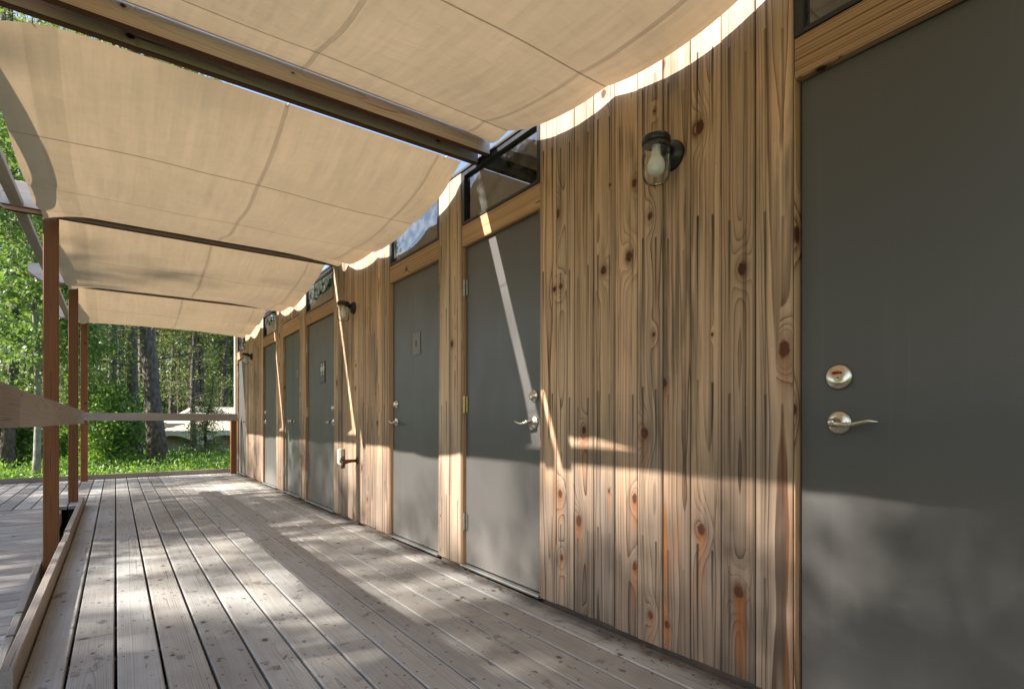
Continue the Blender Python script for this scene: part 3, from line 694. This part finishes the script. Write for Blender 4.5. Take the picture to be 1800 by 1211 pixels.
# ------------------------------------------------------------ fabric canopies between the beams
CL = ['', 'nearest beige canvas shade overhead with a sagging edge against the cedar wall',
      'second beige canvas shade, wide panel between the first and second beam', 'third beige canvas shade from the camera, below the middle beams',
      'farthest beige canvas shade above the end railing']
def canopy(i, ya, yb, label, zn0, zf):
    nx = 56; x0, x1 = -0.425, 1.728
    seams = [0.0, 0.295, 0.60, 0.90, 1.0]
    ts = sorted(set([q / 60 for q in range(61)] + [q + e_ for q in seams[1:4] for e_ in (-0.004, 0.0, 0.004)])); n = len(ts) - 1
    rr = random.Random(40 + i); ph = [rr.uniform(0, 6.28) for _ in range(8)]
    vs = []; wc = []
    for j in range(n + 1):
        t = ts[j]; y = ya + (yb - ya) * t
        k = max(q for q in range(4) if t >= seams[q] - 1e-6 or q == 0)
        s = min(1.0, (t - seams[k]) / (seams[k + 1] - seams[k]))
        base = zn0 + (zf - zn0) * t - 0.185 * (math.sin(math.pi * t ** 0.93)) ** 0.85
        ds = min(abs(t - q) for q in seams[1:4]) * (yb - ya)
        for m_ in range(nx + 1):
            u = m_ / nx; x = x0 + (x1 - x0) * u
            e = max(0.0, (u - 0.72) / 0.28) ** 2; eo = max(0.0, (0.15 - u) / 0.15) ** 2
            droop = math.sin(math.pi * s) * (0.008 + 0.045 * e * (1 if 0.05 < t else 0.3) + 0.012 * eo)
            rip = 0.007 * math.sin(7 * t + 3 * u + ph[0]) * math.sin(5 * u + ph[1]) + 0.004 * math.sin(17 * u + 6 * t + ph[2]) * math.sin(3 * t + ph[7]) + 0.003 * math.sin(24 * t - 14 * u + ph[3]) * math.sin(6 * u + ph[5])
            # tension folds radiating from the corners and the mid seam
            fold = 0.008 * math.exp(-abs(u - 0.53) * 7) * math.sin(21 * t + 8 * u + ph[4]) + 0.007 * eo * math.sin(13 * t + 9 * u + ph[3]) + 0.006 * e * math.sin(22 * t + ph[5])
            env = math.sin(math.pi * min(1, max(0, t))) ** 0.5
            xx = x - e * 0.016 * math.sin(math.pi * s) + 0.006 * e * math.sin(9 * t + ph[6])
            corner = 0.075 * eo * (math.exp(-t * 7) + math.exp(-(1 - t) * 9))
            vs.append((xx, y, base - droop - corner + (rip + fold) * env))
            wc.append((x, ds if ds > 0.0 else 0.0, y))
    fs = [(a * (nx + 1) + b, a * (nx + 1) + b + 1, (a + 1) * (nx + 1) + b + 1, (a + 1) * (nx + 1) + b) for a in range(n) for b in range(nx)]
    mb = MB(); mb.add(vs, fs, wc, i * 0.13)
    o = mb.build('canvas_shade', M['canvas'], None, True)
    for yc, yb_, zc in ((ya, ya - 0.10, zn0), (yb, yb + 0.006, zf)):
        for xc in (x0 + 0.14, 0.70, x1 - 0.12):
            cb = MB(); tube(cb, [(xc, yc + (0.02 if yc == ya else -0.02), zc - 0.006), (xc + 0.004, (yc + yb_) / 2, zc - 0.010), (xc, yb_, zc + 0.02)], 0.0022, 5)
            sub(cb, 'tie_cord', M['ceramic'], o)
    return tag(o, label, 'shade canopy', 'canvas shades hung between the beams')
for i in range(5):
    lab = CL[i] if i else 'unseen beige canvas added behind the viewpoint to shade the deck'  # first canopy is out of view, added for the shade it casts
    canopy(i, BY[i] + (0.15, 0.15, 0.170, 0.152, 0.152)[i], BY[i + 1] - 0.088, lab, (2.56, 2.56, 2.532, 2.555, 2.555)[i], (2.56, 2.575, 2.500, 2.500, 2.500)[i])

# ------------------------------------------------------------ ground
mb = MB(); n = 90; ext = 150.0
co = [(-1 + 2 * i / n) for i in range(n + 1)]; co = [math.copysign(abs(c) ** 1.7, c) * ext for c in co]
def gz(x, y):
    d = max(0.0, math.hypot(x - 0.5, y - 4) - 11)
    return -0.36 + min(1.0, d / 20) * (0.25 * math.sin(x * 0.13 + 1) * math.cos(y * 0.11) + 0.12 * math.sin(x * 0.5) * math.sin(y * 0.43)) + 0.004 * d
vs = [(x + 0.5, y + 4, gz(x + 0.5, y + 4)) for y in co for x in co]
fs = [(a * (n + 1) + b, a * (n + 1) + b + 1, (a + 1) * (n + 1) + b + 1, (a + 1) * (n + 1) + b) for a in range(n) for b in range(n)]
mb.add(vs, fs, None, 0.5); tag(mb.build('ground', M['ground'], None, True), kind='structure')

# ------------------------------------------------------------ foliage
def leaves_mesh(name, pts, size, mat, rs, upright=0.3, asp=0.55, tint=None):
    """kite-shaped leaves at pts (N,3)"""
    n = len(pts); d = rs.normal(size=(n, 3)); d[:, 2] -= upright; d /= np.linalg.norm(d, axis=1)[:, None]
    q = rs.normal(size=(n, 3)); s_ = np.cross(d, q); s_ /= np.linalg.norm(s_, axis=1)[:, None]
    sz = size * rs.uniform(0.6, 1.35, size=(n, 1))
    v = np.empty((n, 4, 3)); v[:, 0] = pts; v[:, 1] = pts + d * sz * 0.45 + s_ * sz * asp * 0.5; v[:, 2] = pts + d * sz; v[:, 3] = pts + d * sz * 0.45 - s_ * sz * asp * 0.5
    me = bpy.data.meshes.new(name)
    me.vertices.add(n * 4); me.vertices.foreach_set('co', v.astype(np.float32).ravel())
    me.loops.add(n * 4); me.loops.foreach_set('vertex_index', np.arange(n * 4, dtype=np.int32))
    me.polygons.add(n); me.polygons.foreach_set('loop_start', np.arange(0, n * 4, 4, dtype=np.int32))
    me.update(calc_edges=True); me.validate()
    a = me.attributes.new('rnd', 'FLOAT', 'POINT')
    r = rs.uniform(0, 1, size=n) if tint is None else np.clip(tint + rs.normal(size=n) * 0.15, 0, 1)
    a.data.foreach_set('value', np.repeat(r, 4).astype(np.float32)); me.materials.append(mat)
    return me
def tree(name, kind, H, r0, seed, nb, lpb, leaf, lean=(0, 0)):
    """returns prototype root (Empty) with trunk and crown children, base at origin"""
    rg = random.Random(seed); rs = np.random.RandomState(seed)
    mb = MB(); pts = []; rad = []
    bx, by = rg.uniform(-.2, .2), rg.uniform(-.2, .2)
    for k in range(13):
        t = k / 12; pts.append(Vector((lean[0] * t * H + bx * math.sin(t * 5), lean[1] * t * H + by * math.sin(t * 4 + 1), t * H)))
        rad.append(r0 * (1 - t) ** 0.8 * (1 + 0.35 * math.exp(-t * 30)) + 0.012)
    tube(mb, pts, rad, 12)
    def at(t):
        f = min(11.999, t * 12); i = int(f); return pts[i].lerp(pts[i + 1], f - i)
    P = []; T = []
    for b in range(nb):
        if kind == 'pine': t = (rg.uniform(0.12, 0.99) ** 0.8) if name != 'tall_pine' else rg.uniform(0.16, 1.0) ** 0.55
        elif kind == 'spruce': t = rg.uniform(0.05, 0.99)
        else: t = rg.uniform(0.25, 0.98)
        p0 = at(t); an = rg.uniform(0, 6.283)
        if kind == 'pine': L = H * 0.13 * (1.15 - t) + 0.35; rise = rg.uniform(-0.35, 0.25)
        elif kind == 'spruce': L = H * 0.20 * (1.02 - t) + 0.06; rise = rg.uniform(-0.4, -0.05)
        else: L = H * 0.15 * (1.25 - t) * rg.uniform(0.5, 1.2) + 0.3; rise = rg.uniform(0.2, 0.9)
        L *= rg.uniform(0.6, 1.2); dv = Vector((math.cos(an), math.sin(an), rise)).normalized()
        q = [p0 + dv * L * s + Vector((0, 0, (0.10 if kind != 'aspen' else -0.12) * L * s * s)) for s in (0, 0.35, 0.7, 1.0)]
        rb = max(0.006, 0.010 + L * 0.006 * (1.2 - t)); tube(mb, q, [rb, rb * 0.7, rb * 0.45, 0.003], 4, caps=False)
        bare = (kind == 'pine' and t < 0.38)
        m_ = int(lpb * (0.25 if bare else 1) * L / (H * 0.10)); tt = rg.random()
        for s in range(max(2, m_ // 9)):
            u = rg.uniform(0.2, 1.0) ** 0.6; c = q[0].lerp(q[3], u); c.z = q[0].z + (q[3].z - q[0].z) * u
            k = 9; sp = 0.10 + 0.05 * L if kind != 'aspen' else 0.17
            P.append(np.array(c)[None, :] + rs.normal(size=(k, 3)) * np.array([sp, sp, sp * 0.6])); T.append(np.full(k, 0.25 + 0.5 * tt))
    P = np.concatenate(P); T = np.concatenate(T)
    mat = {'pine': 'pine_leaf', 'spruce': 'pine_leaf', 'aspen': 'aspen_leaf'}[kind]
    root = bpy.data.objects.new(name, None); COL.objects.link(root)
    tr = mb.build('trunk', M[{'pine': 'bark', 'spruce': 'bark_dark', 'aspen': 'bark_pale'}[kind]], root, True)
    cm = leaves_mesh('crown', P, leaf, M[mat], rs, 0.3, 0.32 if kind == 'pine' else (0.3 if kind == 'spruce' else 0.75), T)
    cr = bpy.data.objects.new('crown', cm); COL.objects.link(cr); cr.parent = root
    return root
used = set()
def place(root, x, y, rz, s, label, cat, group, z=None):
    if root.name in used:
        r = root.copy(); COL.objects.link(r)
        for ch in root.children:
            c = ch.copy(); COL.objects.link(c); c.parent = r
    else: used.add(root.name); r = root
    r.location = (x, y, gz(x, y) - 0.03 if z is None else z); r.rotation_euler = (0, 0, rz); r.scale = (s, s, s)
    for k in ('label', 'category', 'group'):
        if k in r: del r[k]
    return tag(r, label, cat, group)
pine_a = tree('pine_tree', 'pine', 15, 0.13, 1, 150, 110, 0.15)
pine_b = tree('pine_tree', 'pine', 13, 0.10, 2, 150, 100, 0.14)
pine_c = tree('pine_tree', 'pine', 17, 0.16, 3, 160, 110, 0.16)
asp_a = tree('aspen_tree', 'aspen', 9, 0.07, 4, 120, 110, 0.085)
asp_b = tree('aspen_tree', 'aspen', 7.5, 0.05, 5, 110, 110, 0.08)
asp_s = tree('aspen_tree', 'aspen', 9, 0.06, 14, 80, 62, 0.10)
pine_s = tree('pine_tree', 'pine', 15, 0.12, 15, 110, 62, 0.16)
spr = tree('young_spruce', 'spruce', 2.6, 0.035, 6, 90, 60, 0.07)
spr2 = tree('spruce_tree', 'spruce', 9, 0.10, 7, 200, 150, 0.12)
big = tree('big_pine', 'pine', 18, 0.175, 8, 130, 90, 0.17, lean=(-0.045, 0))

tall = tree('tall_pine', 'pine', 19, 0.12, 31, 120, 80, 0.16, lean=(0.01, 0)); tall2 = tree('tall_pine', 'pine', 17, 0.09, 32, 110, 80, 0.15, lean=(-0.02, 0.01))
def ray(px, Y):      # ground position seen at picture column px (1800 wide) at distance Y along the deck
    a = math.atan((px - 900) / 944) + R(36.42); return Y * math.tan(a), Y
x, y = ray(281, 15.6); place(big, x, y, 0.0, 1.0, 'thickest leaning grey pine trunk beyond the far railing', 'pine tree', None)
named = [
    (pine_a, 246, 17.5, 1.0, 'slim dark pine just left of the thickest trunk'), (pine_b, 349, 20.5, 0.8, 'dark slim pine in front of the pale tent'),
    (pine_c, 392, 27.0, 1.0, 'straight pine near the building corner, right of the tent spruce'), (pine_b, 338, 26.0, 0.9, 'thin pine between thickest trunk and the tent spruce'),
    (pine_a, 218, 24.0, 0.9, 'pine standing beyond the far railing left of the slim dark pine'),
    (asp_a, 108, 15.5, 1.0, 'leafy aspen with pale trunk between the two nearest posts'), (asp_b, 55, 13.4, 1.0, 'aspen with pale crooked trunk left of the nearest post'),
    (pine_s, 12, 15.5, 0.9, 'sparse pine at the left edge beyond the ramp landing'), (spr, 368, 17.0, 1.0, 'small bushy young spruce in front of the tent wall')]
for t_, px, Y, s, lab in named:
    x, y = ray(px, Y); place(t_, x, y, rnd.uniform(0, 6.28), s, lab, 'tree' if t_ is not spr else 'young spruce', None)
# forest behind, seen through the posts and over the far railing
rg = random.Random(77)
spots = []
tries = 0
while len(spots) < 40 and tries < 6000:
    tries += 1
    Y = 15 + 40 * rg.random() ** 0.85; px = rg.uniform(-60, 470)
    x, y = ray(px, Y)
    if Y < 25 and 225 < px: continue
    if Y < 18 and px > 120: continue
    if px < 110 and rg.random() < 0.7: continue
    if 19 < y + x * 0.276 < 26.5 and x < 1: continue      # a clearing lets the sun reach the tent
    if any((x - a) ** 2 + (y - b) ** 2 < 1.1 ** 2 for a, b in spots): continue
    spots.append((x, y))
    pool = [pine_a, pine_b, asp_a, asp_b, asp_a, pine_b] if Y < 26 else [pine_a, pine_b, pine_c, spr2, asp_a, pine_c]
    t_ = rg.choice(pool); asp = t_ in (asp_a, asp_b)
    lab = ('slender leafy aspen in the mixed forest beyond the deck' if asp else 'dense green spruce in the mixed forest beyond the deck' if t_ is spr2 else 'tall pine in the mixed forest beyond the deck')
    grp = 'aspens in the background forest' if asp else 'spruces in the background forest' if t_ is spr2 else 'pines in the background forest'
    place(t_, x, y, rg.uniform(0, 6.28), rg.uniform(0.8, 1.2), lab, 'tree', grp)
for i, (px, Y) in enumerate([(160, 21), (188, 26), (203, 19), (228, 29), (238, 21.5), (302, 27), (318, 31), (327, 24.5), (352, 30), (364, 26), (378, 33), (386, 29), (400, 36), (408, 31), (20, 20), (66, 24), (118, 27), (40, 31)]):
    x, y = ray(px, Y)
    place((tall, tall2)[i % 2], x, y, i * 2.1, rg.uniform(0.85, 1.1), 'slender dark pine trunk with a high crown in the forest beyond the deck', 'tree', 'slender dark trunks in the background forest')
# sunward trees left of the ramp: their gaps dapple the deck, doors and canvas
side = [(-7.2, 2.5), (-10.2, 5.0), (-12.3, 1.2), (-7.5, 4.6), (-8.6, 0.2), (-9.5, 0.8), (-8.8, 7.6), (-11.5, 3.4), (-12.5, 9.8), (-13.5, 6.0), (-15.5, 1.5), (-17, 11), (-18.5, 6.5), (-14, 14), (-21, 3.5), (-20, 12), (-11, 12.5), (-23, 8.5)]
more = [(-9.3, 3.5), (-6.6, 0.9), (-11, 8.8), (-14.5, 3.9), (-8.2, 9.6), (-16.5, 8.7), (-13, 0.2), (-10.4, 11)]
for i, (x, y) in enumerate(side + more):
    ht = 0.767 * abs(x) + 1.55 + 0.36 + rg.uniform(-1.2, 1.0)
    t_, H = (asp_s, 9.0) if ht < 11.5 or i % 2 else (pine_s, 15.0)
    place(t_, x, y, rg.uniform(0, 6.28), ht / H, 'tree standing left of the ramp in the sun, casting dapples on the deck', 'tree', 'trees left of the ramp')

for x, y, up in ((-8.3, 3.25, 2.9), (-10.8, 3.6, 2.4), (-5.7, 2.35, 1.9)):
    place(asp_s, x, y, rg.uniform(0, 6.28), (0.74 * abs(x) + up + 0.36) / 9.0, 'tree standing left of the ramp in the sun, casting dapples on the deck', 'tree', 'trees left of the ramp')
# undergrowth at the deck's far edge and along the left
rs = np.random.RandomState(9)
P = []
for k in range(7000):
    Y = 11.3 + 14 * rs.rand() ** 1.6; px = rs.uniform(-120, 480); x, y = ray(px, Y)
    h = 0.12 + 0.22 * rs.rand() + (0.25 * rs.rand() if rs.rand() < 0.3 else 0) + 0.15 * math.sin(x * 1.3 + y) * math.sin(y * 0.7)
    c = np.array([x, y, gz(x, y)]); m_ = 14
    q = rs.normal(size=(m_, 3)) * np.array([0.13, 0.13, 0.0]); q[:, 2] = np.abs(rs.rand(m_)) ** 0.7 * max(0.1, h)
    P.append(c + q)
me = leaves_mesh('undergrowth', np.concatenate(P), 0.075, M['shrub_leaf'], rs, -0.9, 0.38)
o = bpy.data.objects.new('undergrowth', me); COL.objects.link(o); tag(o, 'low bright green leafy ground cover beyond the deck', 'undergrowth', kind='stuff')
# far woodland closing the view between the trunks
P = []
for k in range(5200):
    an = R(-75 + 150 * rs.rand()); d = 52 + 30 * rs.rand(); h = 6 * rs.rand() ** 1.5
    c = np.array([math.sin(an) * d, math.cos(an) * d, gz(math.sin(an) * d, math.cos(an) * d) + h]); P.append(c + rs.normal(size=(22, 3)) * np.array([0.8, 0.8, 0.6]))
me = leaves_mesh('far_woodland', np.concatenate(P), 0.36, M['pine_leaf'], rs, 0.0, 0.6)
o = bpy.data.objects.new('far_woodland', me); COL.objects.link(o); tag(o, 'far wood of mixed green trees closing the view', 'woodland', kind='stuff')
# bushes
def bush(seed, w, h, n, leaf, mat):
    rs = np.random.RandomState(seed); mb = MB(); rg = random.Random(seed); P = []
    for k in range(14):
        an = rg.uniform(0, 6.28); tip = Vector((math.cos(an) * w * rg.random(), math.sin(an) * w * rg.random(), h * rg.uniform(0.6, 1.0)))
        tube(mb, [(0, 0, 0), tip * 0.5 + Vector((0, 0, 0.1)), tip], [0.014, 0.009, 0.003], 5, caps=False)
        for s in range(n // 14 // 8):
            u = rg.uniform(0.25, 1.05); P.append(np.array(tip * u)[None, :] + rs.normal(size=(8, 3)) * 0.14)
    root = bpy.data.objects.new('bush', None); COL.objects.link(root)
    mb.build('stems', M['bark_pale'], root, True)
    cm = leaves_mesh('foliage', np.concatenate(P), leaf, mat, rs, 0.1, 0.7); c = bpy.data.objects.new('foliage', cm); COL.objects.link(c); c.parent = root
    return root
b1 = bush(21, 1.0, 2.4, 5200, 0.075, M['aspen_leaf']); b2 = bush(22, 0.8, 1.7, 4200, 0.07, M['shrub_leaf'])
for i in range(15):
    px = (-40, 20, 60, 120, 170, 190, 215, 235, 200, 150, 95, 5, 400, 430, 375, 330, 300, 410, 260, 180, 70, 30, -20, 130, 350, 240)[i]
    Y = 16 + (i * 7 % 11) * 1.0 if px < 240 else 25 + (i * 5 % 9)
    x, y = ray(px, Y); place(b1 if i % 2 else b2, x, y, i * 1.3, rg.uniform(0.8, 1.3), 'leafy bush in the forest understorey beyond the deck', 'bush', 'understorey bushes')

# ------------------------------------------------------------ pale tent behind the trees
tx, ty = ray(270, 21.5); tz = gz(tx, ty)
tent = empty('tent', (tx, ty, tz), 'low pale canvas tent with scalloped arches behind the trunks', 'tent')
mc = plain('tent_canvas', (0.66, 0.58, 0.44), 0.85, 0, 0.2, 3, 0.06); mi = plain('tent_wall', (0.42, 0.37, 0.27), 0.9, 0, 0.2, 3, 0.06)
mb = MB(); LX = 6.4; n = 64; vs = []
for j in range(n + 1):
    u = j / n; X = tx + u * LX
    arch = abs(math.sin(math.pi * (u * LX / 1.45 + 0.05)))
    e = min(1.0, u * LX / 1.3)
    for (dy, z) in ((-0.02, 0.45 + 0.38 * arch), (0.0, 0.95 + 0.04 * arch), (0.6, 1.38), (1.3, 1.80), (1.9, 1.88)):
        vs.append((X - (1 - e) * 0.25, ty + dy, tz + (z if dy < 0.3 else 0.9 + (z - 0.9) * e)))
fs = [(j * 5 + k, (j + 1) * 5 + k, (j + 1) * 5 + k + 1, j * 5 + k + 1) for j in range(n) for k in range(4)]
mb.add(vs, fs); o = part(mb, 'roof', mc, tent); sm = o.modifiers.new('thick', 'SOLIDIFY'); sm.thickness = 0.01
mb = MB(); board(mb, tx + 0.1, tx + LX, ty + 0.5, ty + 0.52, tz - 0.1, tz + 1.25, 'x', 'z', 0.0); board(mb, tx + 0.1, tx + 0.12, ty + 0.53, ty + 1.9, tz - 0.1, tz + 1.5, 'y', 'z', 0.0); part(mb, 'wall', mi, tent)
for k in range(5):
    X = tx + (k + 0.5 - 0.05) * 1.45 - 0.7
    if X < tx: X = tx + 0.02
    mb = MB(); tube(mb, [(X, ty, tz - 0.05), (X, ty, tz + 0.50)], 0.02, 8); part(mb, 'pole', M['bark_pale'], tent)
for k in range(4):
    mb = MB(); tube(mb, [(tx + 0.05, ty + k * 0.5, tz + 1.2), (tx - 1.1 - 0.2 * k, ty - 0.6 + k * 0.4, tz)], 0.012, 6); part(mb, 'guy_rope', mc, tent)
